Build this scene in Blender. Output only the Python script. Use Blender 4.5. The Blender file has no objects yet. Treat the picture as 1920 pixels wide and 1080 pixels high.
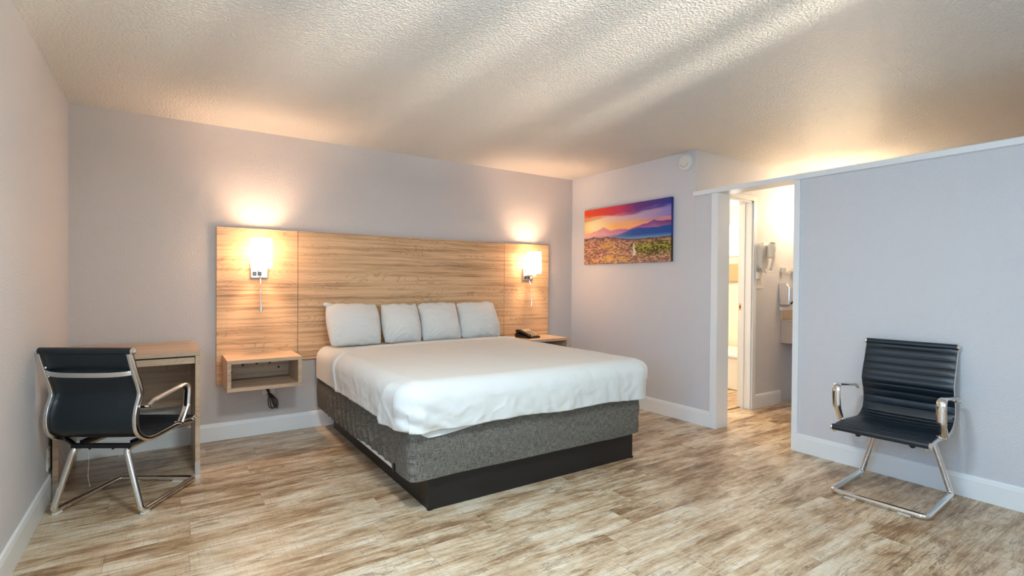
import bpy, bmesh, math, random
import numpy as np
from mathutils import Vector, Matrix, noise
random.seed(7)
PI = math.pi
S = bpy.context.scene
COL = S.collection

# ---------------------------------------------------------------- camera
CAM = Vector((0.5522, -4.5867, 1.2423))
YAW, PITCH, ROLL, FPX = -0.5919, -0.0102, 0.0074, 964.46
fwd = Vector((math.sin(-YAW)*math.cos(PITCH), math.cos(YAW)*math.cos(PITCH), math.sin(PITCH)))
rgt = Vector((math.cos(YAW), math.sin(YAW), 0))
up = rgt.cross(fwd)
r2 = rgt*math.cos(ROLL) + up*math.sin(ROLL)
u2 = up*math.cos(ROLL) - rgt*math.sin(ROLL)
cd = bpy.data.cameras.new('camera')
cd.sensor_width = 36.0
cd.lens = 36.0*FPX/1920.0
cd.clip_start = 0.02
cam = bpy.data.objects.new('camera', cd)
M = Matrix((r2, u2, -fwd)).transposed().to_4x4()
M.translation = CAM
cam.matrix_world = M
COL.objects.link(cam)
S.camera = cam

# ---------------------------------------------------------------- world, light, exposure
S.view_settings.view_transform = 'Standard'
S.view_settings.look = 'None'
S.view_settings.gamma = 1.0
S.view_settings.use_curve_mapping = False
S.view_settings.exposure = 0.65
w = bpy.data.worlds.new('world')
S.world = w
w.use_nodes = True
w.node_tree.nodes['Background'].inputs[0].default_value = (0.62, 0.78, 1.0, 1)
w.node_tree.nodes['Background'].inputs[1].default_value = 1.2


def lamp(name, kind, loc, power, col, target=None, **kw):
    d = bpy.data.lights.new(name, kind)
    d.energy = power
    d.color = col
    for k, v in kw.items():
        setattr(d, k, v)
    o = bpy.data.objects.new(name, d)
    COL.objects.link(o)
    o.location = loc
    if target is not None:
        o.rotation_euler = (Vector(target)-Vector(loc)).to_track_quat('-Z', 'Y').to_euler()
    return o


WARM = (1.0, 0.66, 0.36)
# daylight through the wide window behind the camera
lamp('window_daylight', 'AREA', (1.55, -5.62, 1.45), 10, (0.60, 0.92, 1.0), (3.4, -1.0, 0.6), shape='RECTANGLE', size=2.3, size_y=1.4)
# sunlight thrown up off the paving outside, coming in between the added slats
lamp('pavement_bounce', 'AREA', (2.1, -8.2, -0.15), 290, (1.0, 0.94, 0.84), (1.6, -5.4, 1.25), shape='RECTANGLE', size=0.26, size_y=0.5)
lamp('side_window_daylight', 'AREA', (-0.16, -4.0, 1.5), 23, (0.08, 0.48, 1.0), (4.4, -3.6, 1.0), shape='RECTANGLE', size=1.3, size_y=1.1)
# added fill lamp out of view, standing in for bounced camera flash
lamp('flash_fill_light', 'AREA', (1.1, -3.6, 2.36), 32, (0.78, 0.93, 1.0), (1.3, -3.5, 0), shape='DISK', size=0.32)
# vanity bar and bathroom lamp
for vy in (-1.92, -2.15, -2.38):
    lamp('vanity_bulb', 'POINT', (6.06, vy, 2.02), 5.0, (1.0, 0.76, 0.50), shadow_soft_size=0.05)
lamp('bathroom_bulb', 'POINT', (5.6, -0.75, 2.2), 50, (1.0, 0.84, 0.60), shadow_soft_size=0.12)


# ---------------------------------------------------------------- node helpers
def srgb(r, g, b):
    f = lambda c: (c/255/12.92) if c/255 <= 0.04045 else ((c/255+0.055)/1.055)**2.4
    return (f(r), f(g), f(b), 1.0)


class NT:
    def __init__(self, name):
        self.m = bpy.data.materials.new(name)
        self.m.use_nodes = True
        self.t = self.m.node_tree
        self.b = self.t.nodes['Principled BSDF']
        self.out = self.t.nodes['Material Output']

    def n(self, typ, **kw):
        nd = self.t.nodes.new(typ)
        for k, v in kw.items():
            setattr(nd, k, v)
        return nd

    def put(self, sock, v):
        if hasattr(v, 'is_output'):
            self.t.links.new(v, sock)
        else:
            sock.default_value = v

    def math(self, op, a, b=0.0, c=None):
        nd = self.n('ShaderNodeMath', operation=op)
        self.put(nd.inputs[0], a)
        self.put(nd.inputs[1], b)
        if c is not None:
            self.put(nd.inputs[2], c)
        return nd.outputs[0]

    def coord(self, which='Object'):
        return self.n('ShaderNodeTexCoord').outputs[which]

    def sep(self, v):
        nd = self.n('ShaderNodeSeparateXYZ')
        self.put(nd.inputs[0], v)
        return nd.outputs

    def comb(self, x, y, z):
        nd = self.n('ShaderNodeCombineXYZ')
        for i, v in enumerate((x, y, z)):
            self.put(nd.inputs[i], v)
        return nd.outputs[0]

    def mapv(self, v, scale=(1, 1, 1), loc=(0, 0, 0)):
        nd = self.n('ShaderNodeMapping')
        self.put(nd.inputs[0], v)
        nd.inputs[1].default_value = loc
        nd.inputs[3].default_value = scale
        return nd.outputs[0]

    def noise(self, v, scale, detail=3, rough=0.5, dist=0.0):
        nd = self.n('ShaderNodeTexNoise')
        self.put(nd.inputs['Vector'], v)
        nd.inputs['Scale'].default_value = scale
        nd.inputs['Detail'].default_value = detail
        nd.inputs['Roughness'].default_value = rough
        nd.inputs['Distortion'].default_value = dist
        return nd.outputs[0]

    def ramp(self, f, stops, interp='LINEAR'):
        nd = self.n('ShaderNodeValToRGB')
        cr = nd.color_ramp
        cr.interpolation = interp
        while len(cr.elements) < len(stops):
            cr.elements.new(0.5)
        for e, (p, c) in zip(cr.elements, stops):
            e.position = p
            e.color = c if not isinstance(c, (int, float)) else (c, c, c, 1)
        self.put(nd.inputs[0], f)
        return nd.outputs[0]

    def mix(self, f, a, b, mode='MIX'):
        nd = self.n('ShaderNodeMix', data_type='RGBA', blend_type=mode)
        self.put(nd.inputs[0], f)
        self.put(nd.inputs[6], a)
        self.put(nd.inputs[7], b)
        return nd.outputs[2]

    def bump(self, h, strength=0.3, dist=0.01, normal=None):
        nd = self.n('ShaderNodeBump')
        nd.inputs['Strength'].default_value = strength
        nd.inputs['Distance'].default_value = dist
        self.put(nd.inputs['Height'], h)
        if normal is not None:
            self.put(nd.inputs['Normal'], normal)
        self.put(self.b.inputs['Normal'], nd.outputs[0])
        return nd.outputs[0]

    def set(self, col=None, rough=None, metal=None, spec=None, **kw):
        if col is not None:
            self.put(self.b.inputs['Base Color'], col)
        if rough is not None:
            self.put(self.b.inputs['Roughness'], rough)
        if metal is not None:
            self.put(self.b.inputs['Metallic'], metal)
        if spec is not None:
            self.put(self.b.inputs['Specular IOR Level'], spec)
        for k, v in kw.items():
            self.put(self.b.inputs[k], v)
        return self.m


def simple(name, col, rough=0.5, metal=0.0, spec=0.5, grain=0.0, gscale=300):
    n = NT(name)
    n.set(col, rough, metal, spec)
    if grain:
        n.bump(n.noise(n.coord(), gscale, 2), grain, 0.002)
    return n.m


def textured_paint(name, col, rough, strength, scale, spec=0.5, dist=0.004):
    n = NT(name)
    g = n.n('ShaderNodeNewGeometry').outputs['Position']
    a = n.noise(g, scale, 3, 0.55)
    b = n.noise(g, scale*0.3, 2, 0.5)
    h = n.math('ADD', n.ramp(a, [(0.38, 0.0), (0.62, 1.0)]), n.math('MULTIPLY', b, 0.5))
    n.bump(h, strength, dist)
    patch = n.noise(g, 0.9, 2, 0.5)
    c = n.mix(n.math('MULTIPLY', patch, 0.10), col, tuple(x*0.86 for x in col[:3])+(1,))
    return n.set(c, rough, 0, spec)


def wood_laminate(name, light, mid, dark, seed=0.0, rough=0.38):
    n = NT(name)
    g = n.n('ShaderNodeNewGeometry').outputs['Position']
    s = n.sep(g)
    x = n.math('ADD', s[0], seed)
    yz = n.math('ADD', s[2], n.math('MULTIPLY', s[1], 0.8))
    warp = n.noise(n.comb(n.math('MULTIPLY', x, 1.6), n.math('MULTIPLY', yz, 4.0), 1.0), 1.0, 3, 0.5)
    zz = n.math('ADD', yz, n.math('MULTIPLY', warp, 0.035))
    streak = n.noise(n.comb(n.math('MULTIPLY', x, 0.8), n.math('MULTIPLY', zz, 40.0), 2.0), 1.0, 7, 0.66)
    fine = n.noise(n.comb(n.math('MULTIPLY', x, 4.0), n.math('MULTIPLY', zz, 230.0), 3.0), 1.0, 3, 0.6)
    broad = n.noise(n.comb(n.math('MULTIPLY', x, 0.5), n.math('MULTIPLY', yz, 7.0), 4.0), 1.0, 2, 0.5)
    f = n.math('ADD', n.math('MULTIPLY', streak, 0.50), n.math('ADD', n.math('MULTIPLY', fine, 0.25), n.math('MULTIPLY', broad, 0.25)))
    c = n.ramp(f, [(0.37, dark), (0.45, mid), (0.53, light), (0.62, light), (0.68, mid)])
    # cathedral figure: contour lines of a stretched field
    fig = n.noise(n.comb(n.math('MULTIPLY', x, 1.5), n.math('MULTIPLY', zz, 5.2), 9.0), 1.0, 2, 0.45)
    fr = n.math('FRACT', n.math('MULTIPLY', fig, 26.0))
    line = n.ramp(fr, [(0.0, 1.0), (0.10, 0.35), (0.30, 0.0)])
    where = n.noise(n.comb(n.math('MULTIPLY', x, 1.3), n.math('MULTIPLY', yz, 6.0), 14.0), 1.0, 3, 0.6)
    msk = n.ramp(where, [(0.44, 0.0), (0.56, 1.0)])
    c = n.mix(n.math('MULTIPLY', n.math('MULTIPLY', line, msk), 0.62), c, dark)
    n.bump(fine, 0.08, 0.001)
    return n.set(c, rough, 0, 0.4)


def plank_floor():
    n = NT('vinyl_plank')
    g = n.n('ShaderNodeNewGeometry').outputs['Position']
    s = n.sep(g)
    PW, PL = 0.182, 1.22
    yy = n.math('DIVIDE', n.math('ADD', s[1], 20.03), PW)
    row = n.math('FLOOR', yy)
    wn = n.n('ShaderNodeTexWhiteNoise', noise_dimensions='1D')
    n.put(wn.inputs['W'], row)
    xx = n.math('ADD', n.math('DIVIDE', n.math('ADD', s[0], 20.0), PL), wn.outputs[0])
    colm = n.math('FLOOR', xx)
    wn2 = n.n('ShaderNodeTexWhiteNoise', noise_dimensions='2D')
    n.put(wn2.inputs['Vector'], n.comb(row, colm, 0.0))
    rnd = wn2.outputs[0]
    off = n.math('MULTIPLY', rnd, 37.0)
    X = lambda k: n.math('MULTIPLY', s[0], k)
    warp = n.noise(n.comb(X(2.0), n.math('MULTIPLY', s[1], 6.0), off), 1.0, 4, 0.6)
    yw = n.math('ADD', s[1], n.math('MULTIPLY', warp, 0.07))
    Y = lambda k: n.math('MULTIPLY', yw, k)
    streak = n.noise(n.comb(X(1.6), Y(24.0), off), 1.0, 6, 0.66)
    fine = n.noise(n.comb(X(7.0), Y(150.0), off), 1.0, 4, 0.7)
    cloud = n.noise(n.comb(X(2.6), Y(7.0), off), 1.0, 7, 0.68)
    f = n.math('ADD', n.math('MULTIPLY', streak, 0.30), n.math('ADD', n.math('MULTIPLY', fine, 0.22), n.math('MULTIPLY', cloud, 0.48)))
    f = n.math('ADD', f, n.math('MULTIPLY', n.math('SUBTRACT', rnd, 0.5), 0.07))
    c = n.ramp(f, [(0.38, srgb(128, 96, 66)), (0.44, srgb(164, 130, 96)), (0.485, srgb(196, 166, 130)), (0.53, srgb(216, 192, 160)), (0.60, srgb(234, 218, 192))])
    # worn brown patches with crackled edges
    rus = n.noise(n.comb(X(3.4), Y(15.0), off), 1.0, 8, 0.78, 0.5)
    patch = n.ramp(rus, [(0.385, 1.0), (0.45, 0.0)])
    c = n.mix(n.math('MULTIPLY', patch, 0.62), c, srgb(134, 98, 64))
    cr = n.noise(n.comb(X(3.0), Y(26.0), n.math('ADD', off, 5.0)), 1.0, 8, 0.72, 0.8)
    ridge = n.math('ABSOLUTE', n.math('SUBTRACT', cr, 0.5))
    crack = n.ramp(ridge, [(0.0, 1.0), (0.016, 0.0)])
    near = n.ramp(rus, [(0.44, 1.0), (0.52, 0.0)])
    c = n.mix(n.math('MULTIPLY', n.math('MULTIPLY', crack, near), 0.85), c, srgb(74, 54, 38))
    pale = n.ramp(n.noise(n.comb(X(5.0), Y(60.0), n.math('ADD', off, 9.0)), 1.0, 5, 0.7), [(0.56, 0.0), (0.68, 1.0)])
    c = n.mix(n.math('MULTIPLY', pale, 0.5), c, srgb(240, 228, 206))
    saw = n.noise(n.comb(X(170.0), n.math('MULTIPLY', s[1], 9.0), off), 1.0, 2, 0.5)
    c = n.mix(n.math('MULTIPLY', n.ramp(saw, [(0.52, 0.0), (0.7, 1.0)]), 0.20), c, srgb(126, 98, 70))
    # seams
    fy = n.math('FRACT', yy)
    fx = n.math('FRACT', xx)
    ey = n.math('MINIMUM', fy, n.math('SUBTRACT', 1.0, fy))
    ex = n.math('MINIMUM', fx, n.math('SUBTRACT', 1.0, fx))
    sy = n.math('LESS_THAN', n.math('MULTIPLY', ey, PW), 0.0011)
    sx = n.math('LESS_THAN', n.math('MULTIPLY', ex, PL), 0.0011)
    seam = n.math('MAXIMUM', sx, sy)
    c = n.mix(n.math('MULTIPLY', seam, 0.5), c, srgb(90, 70, 50))
    h = n.math('SUBTRACT', f, n.math('MULTIPLY', seam, 0.4))
    n.bump(h, 0.12, 0.004)
    r = n.ramp(f, [(0.35, 0.40), (0.65, 0.27)])
    return n.set(c, r, 0, 0.5)


def fabric(name, col, col2, scale, rough=0.9, bump=0.25, sheen=0.2):
    n = NT(name)
    o = n.coord('Object')
    q = n.sep(o)
    h = n.math('ADD', q[0], q[1])
    warpn = n.noise(n.comb(n.math('MULTIPLY', h, 330.0), n.math('MULTIPLY', q[2], 26.0), 0.0), 1.0, 2, 0.7)
    weft = n.noise(n.comb(n.math('MULTIPLY', h, 26.0), n.math('MULTIPLY', q[2], 330.0), 3.0), 1.0, 2, 0.7)
    f = n.math('ADD', n.math('MULTIPLY', warpn, 0.5), n.math('MULTIPLY', weft, 0.5))
    c = n.ramp(f, [(0.40, col2), (0.60, col)])
    n.bump(f, bump, 0.002)
    return n.set(c, rough, 0, 0.15)


M_WALL = textured_paint('grey_wall_paint', srgb(224, 221, 221), 0.5, 0.42, 110)
M_ACC = textured_paint('warm_grey_wall_paint', srgb(212, 203, 197), 0.5, 0.42, 110)
M_CEIL = textured_paint('ceiling_paint', srgb(236, 229, 218), 0.34, 0.85, 80, 0.5, 0.008)
M_TRIM = simple('white_trim_paint', srgb(246, 245, 242), 0.35)
M_FLOOR = plank_floor()
M_HB = wood_laminate('walnut_laminate', srgb(232, 190, 144), srgb(202, 158, 116), srgb(138, 102, 74))
M_FURN = wood_laminate('cool_lit_laminate', srgb(214, 182, 150), srgb(194, 162, 132), srgb(158, 128, 102), 3.3)  # greyer than the headboard: cooler light there is put into the colour
M_BLACK = simple('black_platform', srgb(34, 30, 28), 0.42, 0, 0.4, 0.05)
M_DARK = simple('dark_hole', (0.008, 0.008, 0.008, 1), 0.6)
M_CHROME = simple('chrome', (0.82, 0.80, 0.78, 1), 0.10, 1.0)
M_STEEL = simple('brushed_nickel', (0.62, 0.60, 0.57, 1), 0.28, 1.0)
M_LEATHER = simple('black_leather', srgb(14, 28, 38), 0.36, 0, 0.6, 0.12, 260)
M_PLASTIC = simple('white_plastic', srgb(232, 228, 218), 0.35)
M_BPLASTIC = simple('black_plastic', srgb(18, 18, 20), 0.3)
M_GREY = fabric('grey_woven_wrap', srgb(136, 128, 116), srgb(74, 69, 62), 95, 0.92, 0.35)
M_TILE = simple('cream_tile', srgb(238, 226, 204), 0.25)
M_TUB = simple('white_enamel', srgb(244, 240, 230), 0.15)
M_COUNTER = textured_paint('speckled_counter', srgb(196, 180, 164), 0.3, 0.05, 200)
M_BRASS = simple('brass_strip', (0.70, 0.52, 0.28, 1), 0.3, 1.0)
n = NT('white_cotton')
o = n.coord('Object')
n.bump(n.noise(n.mapv(o, (1, 1, 1)), 420, 2), 0.10, 0.001)
M_SHEET = n.set(srgb(226, 223, 216), 0.85, 0, 0.2)


# ---------------------------------------------------------------- mesh helpers
def obj(name, bm, mat, parent=None, smooth=None, bevel=None, kind=None):
    bmesh.ops.recalc_face_normals(bm, faces=bm.faces)
    if smooth is not None:
        for f in bm.faces:
            f.smooth = True
        lim = math.radians(smooth)
        for e in bm.edges:
            if len(e.link_faces) == 2 and e.calc_face_angle(0) > lim:
                e.smooth = False
    me = bpy.data.meshes.new(name)
    bm.to_mesh(me)
    bm.free()
    me.materials.append(mat)
    ob = bpy.data.objects.new(name, me)
    COL.objects.link(ob)
    if parent is not None:
        ob.parent = parent
    if bevel:
        md = ob.modifiers.new('bevel', 'BEVEL')
        md.width = bevel
        md.segments = 2
        md.limit_method = 'ANGLE'
        md.angle_limit = 0.7
    if kind:
        ob['kind'] = kind
    return ob


def tag(o, label, cat, group=None):
    o['label'] = label
    o['category'] = cat
    if group:
        o['group'] = group
    return o


def thing(name, label, cat, loc=(0, 0, 0), rz=0, group=None):
    o = bpy.data.objects.new(name, None)
    o.empty_display_size = 0.1
    COL.objects.link(o)
    o.location = loc
    o.rotation_euler = (0, 0, rz)
    return tag(o, label, cat, group)


def box(bm, x0, x1, y0, y1, z0, z1):
    vs = [bm.verts.new((x, y, z)) for x in (x0, x1) for y in (y0, y1) for z in (z0, z1)]
    for f in ((0, 1, 3, 2), (4, 6, 7, 5), (0, 4, 5, 1), (2, 3, 7, 6), (0, 2, 6, 4), (1, 5, 7, 3)):
        bm.faces.new([vs[i] for i in f])
    return bm


def B(*a):
    bm = bmesh.new()
    for b in a:
        box(bm, *b)
    return bm


def boxes(name, mat, parent, *bs, **kw):
    for b in bs:
        obj(name, B(b), mat, parent, **kw)


def struct(name, bm, mat, **kw):
    return obj(name, bm, mat, kind='structure', **kw)


def catmull(pts, n=8, closed=False):
    pts = [Vector(p) for p in pts]
    out = []
    m = len(pts)
    rng = range(m) if closed else range(m-1)
    for i in rng:
        if closed:
            p0, p1, p2, p3 = pts[(i-1) % m], pts[i], pts[(i+1) % m], pts[(i+2) % m]
        else:
            p0 = pts[i-1] if i else pts[0]*2-pts[1]
            p1, p2 = pts[i], pts[i+1]
            p3 = pts[i+2] if i+2 < m else pts[-1]*2-pts[-2]
        for k in range(n):
            t = k/n
            out.append(0.5*((2*p1)+(p2-p0)*t+(2*p0-5*p1+4*p2-p3)*t*t+(3*p1-p0-3*p2+p3)*t**3))
    if not closed:
        out.append(pts[-1])
    return out


def fillet(pts, rad, n=7):
    pts = [Vector(p) for p in pts]
    out = [pts[0]]
    for i in range(1, len(pts)-1):
        a, b, c = pts[i-1], pts[i], pts[i+1]
        r = rad[i-1] if isinstance(rad, (list, tuple)) else rad
        d1, d2 = (a-b), (c-b)
        ang = d1.angle(d2)
        cut = min(r/math.tan(ang/2), d1.length*0.48, d2.length*0.48)
        p, q = b+d1.normalized()*cut, b+d2.normalized()*cut
        for k in range(n+1):
            t = k/n
            out.append(p*(1-t)**2+b*2*t*(1-t)+q*t*t)
    out.append(pts[-1])
    return out


def sweep(bm, path, prof, closed=False, upv=None, cap=True, scales=None):
    """prof: list of (a, b) offsets in the frame (side, up) around the path"""
    path = [Vector(p) for p in path]
    n = len(path)
    rings = []
    prev = None
    for i, p in enumerate(path):
        if closed:
            t = (path[(i+1) % n]-path[i-1]).normalized()
        else:
            t = (path[min(i+1, n-1)]-path[max(i-1, 0)]).normalized()
        if upv is not None:
            u = Vector(upv)
            s = t.cross(u)
            if s.length < 1e-5:
                s = t.orthogonal()
            s.normalize()
            v = s.cross(t).normalized()
        else:
            if prev is None:
                s = t.orthogonal().normalized()
            else:
                s = (prev-t*prev.dot(t)).normalized()
            prev = s
            v = s.cross(t).normalized()
        k = scales[i] if scales else 1.0
        rings.append([bm.verts.new(p+s*a*k+v*b*k) for a, b in prof])
    m = len(prof)
    rng = range(n) if closed else range(n-1)
    for i in rng:
        A, Bq = rings[i], rings[(i+1) % n]
        for j in range(m):
            bm.faces.new((A[j], A[(j+1) % m], Bq[(j+1) % m], Bq[j]))
    if cap and not closed:
        bm.faces.new(rings[0][::-1])
        bm.faces.new(rings[-1])
    return bm


def circ(r, n=12, ry=None):
    ry = r if ry is None else ry
    return [(r*math.cos(2*PI*k/n), ry*math.sin(2*PI*k/n)) for k in range(n)]


def rrect(wd, ht, r, n=4):
    out = []
    for cx, cy, a0 in ((wd/2-r, ht/2-r, 0), (-wd/2+r, ht/2-r, 90), (-wd/2+r, -ht/2+r, 180), (wd/2-r, -ht/2+r, 270)):
        for k in range(n+1):
            a = math.radians(a0+90*k/n)
            out.append((cx+r*math.cos(a), cy+r*math.sin(a)))
    return out


def tube(path, r, n=12, **kw):
    bm = bmesh.new()
    return sweep(bm, path, circ(r, n), **kw)


def cyl(bm, a, b, r, n=20, r2=None):
    a, b = Vector(a), Vector(b)
    k = 1 if r2 is None else r2/r
    return sweep(bm, [a, b], circ(r, n), scales=[1, k])


def lathe(bm, prof, origin, axis, n=32):
    """prof: (radius, height along axis) from one pole to the other"""
    axis = Vector(axis).normalized()
    s = axis.orthogonal().normalized()
    t = axis.cross(s)
    O = Vector(origin)
    rings = []
    for r, h in prof:
        if r < 1e-6:
            rings.append([bm.verts.new(O+axis*h)])
        else:
            rings.append([bm.verts.new(O+axis*h+(s*math.cos(2*PI*k/n)+t*math.sin(2*PI*k/n))*r) for k in range(n)])
    for A, C in zip(rings, rings[1:]):
        for k in range(n):
            k2 = (k+1) % n
            if len(A) == 1:
                bm.faces.new((A[0], C[k], C[k2]))
            elif len(C) == 1:
                bm.faces.new((A[k], C[0], A[k2]))
            else:
                bm.faces.new((A[k], C[k], C[k2], A[k2]))
    return bm


def fbm(x, y, z=0.0, o=3):
    s, a, t = 0.0, 1.0, 0.0
    for _ in range(o):
        s += a*noise.noise(Vector((x, y, z)))
        t += a
        a *= 0.5
        x, y, z = x*2.03+3.1, y*2.03+1.7, z*2.03
    return s/t


def smooth01(x):
    x = max(0.0, min(1.0, x))
    return x*x*(3-2*x)


# ---------------------------------------------------------------- the room
W = 4.473          # face of the wall with the picture and of the partition
H = 2.44
YB = -1.675        # face of the wall with the bathroom door
YF = -5.4
X2 = 6.2
Z0 = 2.025

struct('floor', B((-0.12, X2+0.9, YF-0.12, 1.6, -0.1, 0)), M_FLOOR)
struct('ceiling', B((-0.12, X2+0.9, YF-0.12, 1.6, H, H+0.1)), M_CEIL)
struct('wall_back', B((-0.12, W+0.12, 0, 0.12, 0, H)), M_ACC)
ly0, ly1, lz0, lz1 = -4.75, -3.25, 0.85, 2.1
struct('wall_left', B((-0.12, 0, YF-0.12, ly0, 0, H), (-0.12, 0, ly1, 0, 0, H), (-0.12, 0, ly0, ly1, 0, lz0), (-0.12, 0, ly0, ly1, lz1, H)), M_WALL)
struct('wall_right', B((W, W+0.12, YB, 0, 0, H)), M_WALL)
# low partition with the open doorway (its top stays below the ceiling)
struct('wall_partition', B((W, W+0.12, YF, -2.572, 0, Z0), (W, W+0.12, -1.905, YB-0.001, 0, Z0)), M_WALL)
DX0, DX1, DZ = 4.66, 5.38, 2.07
struct('wall_bathroom', B((W+0.12, DX0, YB, YB+0.12, 0, H), (DX1, X2, YB, YB+0.12, 0, H), (DX0, DX1, YB, YB+0.12, DZ, H)), M_WALL)
struct('wall_vanity', B((X2, X2+0.12, YF, YB+0.12, 0, H)), M_WALL)
# the wall behind the camera with its window opening
wx0, wx1, wz0, wz1 = 0.45, 2.65, 0.75, 2.12
struct('wall_front', B((-0.12, wx0, YF-0.12, YF, 0, H), (wx1, X2+0.12, YF-0.12, YF, 0, H),
                       (wx0, wx1, YF-0.12, YF, 0, wz0), (wx0, wx1, YF-0.12, YF, wz1, H)), M_WALL)
win = struct('window_1', B((wx0, wx0+0.05, YF-0.1, YF-0.04, wz0, wz1), (wx1-0.05, wx1, YF-0.1, YF-0.04, wz0, wz1),
                           (wx0, wx1, YF-0.1, YF-0.04, wz0, wz0+0.05), (wx0, wx1, YF-0.1, YF-0.04, wz1-0.05, wz1)), M_TRIM)
slats = []  # unseen slats, added to break the bounce light into ceiling streaks
for bx, bw in ((0.62, 0.05), (0.83, 0.09), (1.12, 0.07), (1.35, 0.06), (1.52, 0.10), (1.86, 0.08), (2.12, 0.05), (2.40, 0.09)):
    slats.append((bx, bx+bw, YF-0.09, YF-0.075, wz0+0.05, wz1-0.05))
boxes('streak_slat', M_TRIM, win, *slats)
struct('window_3', B((-0.09, -0.04, ly0, ly0+0.05, lz0, lz1), (-0.09, -0.04, ly1-0.05, ly1, lz0, lz1),
                    (-0.09, -0.04, ly0, ly1, lz0, lz0+0.05), (-0.09, -0.04, ly0, ly1, lz1-0.05, lz1)), M_TRIM)
# bathroom shell
struct('wall_bathroom_far', B((W+0.12, X2+0.9, 0.9, 1.02, 0, H)), M_TILE)
n = NT('window_glow')
n.set((0.9, 0.95, 1, 1), 0.5)
n.b.inputs['Emission Color'].default_value = (0.85, 0.93, 1.0, 1)
n.b.inputs['Emission Strength'].default_value = 5.0
XB = 6.9
struct('wall_bathroom_right', B((XB, XB+0.1, YB, 0.9, 0, H), (X2, XB, YB+0.0, YB+0.12, 0, H)), M_TILE)


def baseboard(name, p0, p1, nrm):
    """p0->p1 along the wall foot, nrm points into the room"""
    prof = [(0, 0), (0.014, 0), (0.014, 0.108), (0.0115, 0.116), (0.0115, 0.121), (0.009, 0.130), (0.004, 0.1345), (0, 0.1345)]
    bm = bmesh.new()
    N = Vector((nrm[0], nrm[1], 0))
    a = [bm.verts.new(Vector((p0[0], p0[1], 0))+N*d+Vector((0, 0, z))) for d, z in prof]
    b = [bm.verts.new(Vector((p1[0], p1[1], 0))+N*d+Vector((0, 0, z))) for d, z in prof]
    k = len(prof)
    for i in range(k):
        bm.faces.new((a[i], a[(i+1) % k], b[(i+1) % k], b[i]))
    bm.faces.new(a[::-1])
    bm.faces.new(b)
    return struct(name, bm, M_TRIM)


baseboard('baseboard_back', (0.0, 0), (W, 0), (0, -1))
baseboard('baseboard_left', (0, -0.014), (0, YF), (1, 0))
baseboard('baseboard_right', (W, -0.014), (W, -1.855), (-1, 0))
baseboard('baseboard_partition', (W, -2.601), (W, YF), (-1, 0))
baseboard('baseboard_bathroom', (5.43, YB), (5.92, YB), (0, -1))
# doorway in the partition: casings, jamb linings, cap
YJ0, YJ1 = -1.918, -2.558
struct('trim_1', B((W-0.016, W, YJ0, -1.855, 0, Z0)), M_TRIM, bevel=0.002)
struct('trim_2', B((W-0.016, W, -2.601, YJ1, 0, Z0)), M_TRIM, bevel=0.002)
struct('trim_3', B((W-0.001, W+0.155, YJ0, -1.905, 0, Z0)), M_TRIM, bevel=0.002)
struct('trim_4', B((W-0.001, W+0.135, -2.572, YJ1, 0, Z0)), M_TRIM, bevel=0.002)
struct('trim_5', B((W-0.035, W+0.15, YF, YB-0.003, Z0, Z0+0.038)), M_TRIM, bevel=0.002)
# bathroom door frame
struct('door_1', B((DX1, DX1+0.055, YB-0.016, YB, 0, DZ+0.040), (4.80, DX1+0.055, YB-0.018, YB, DZ, DZ+0.040),
                   (DX0-0.055, DX0, YB-0.016, YB, 0, DZ)), M_TRIM, bevel=0.002)
dj = struct('door_2', B((DX1-0.02, DX1, YB-0.004, YB+0.135, 0, DZ), (DX0, DX0+0.02, YB-0.004, YB+0.135, 0, DZ), (DX0, DX1, YB-0.004, YB+0.135, DZ-0.02, DZ),
                        (DX1-0.032, DX1-0.02, YB+0.06, YB+0.09, 0, DZ-0.02)), M_TRIM, bevel=0.002)
obj('strike_plate', B((DX1-0.0225, DX1-0.02, YB+0.096, YB+0.124, 0.98, 1.05)), M_BRASS, dj)
obj('strike_hole', B((DX1-0.0235, DX1-0.0222, YB+0.104, YB+0.116, 1.0, 1.03)), M_DARK, dj)
obj('threshold', B((DX0, DX1-0.02, YB+0.10, YB+0.17, 0, 0.012)), M_BRASS, dj, bevel=0.004)

# bathtub and window seen through the bathroom door
t = thing('bathtub', 'white enamel bathtub along the tiled wall beyond the bathroom door', 'bathtub', (6.45, -0.7, 0))
bm = B((-0.38, 0.38, -0.75, 1.2, 0, 0.38))
obj('apron', bm, M_TUB, t, bevel=0.02)
bm = B((-0.40, 0.40, -0.77, 1.22, 0.38, 0.42))
obj('rim', bm, M_TUB, t, bevel=0.012)
wb = struct('window_2', B((XB-0.03, XB, -0.95, 0.5, 1.62, 2.06)), M_TRIM)
obj('frosted_pane', B((XB-0.036, XB-0.03, -0.92, 0.47, 1.65, 2.03)), n.m, wb)
t = obj('shower_rod', tube([(6.12, YB+0.125, 2.02), (6.12, 0.895, 2.02)], 0.012), M_CHROME)
tag(t, 'chrome shower rod high above the bathtub', 'rod')
t = thing('hand_towel', 'tan folded towel hanging on the tiled bathroom wall', 'towel', (XB, -0.35, 1.3))
obj('towel_cloth', B((-0.05, -0.015, -0.6, 0.4, -0.02, 0.22)), simple('tan_towel', srgb(178, 156, 120), 0.9), t, bevel=0.01)
obj('towel_rail', tube([(-0.033, -0.65, 0.205), (-0.033, 0.45, 0.205)], 0.008), M_CHROME, t)

# ---------------------------------------------------------------- headboard
HB0, HB1, HY = 0.873, 4.103, -0.035
t = thing('headboard', 'wide walnut laminate wall panel headboard behind the bed', 'headboard', (2.487, 0, 0))


def hb_panel(name, x0, x1, z0, z1):
    o_ = obj(name, B((x0-2.487, x1-2.487, HY, -0.001, z0, z1)), M_HB, t, bevel=0.0015)
    return o_


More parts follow.
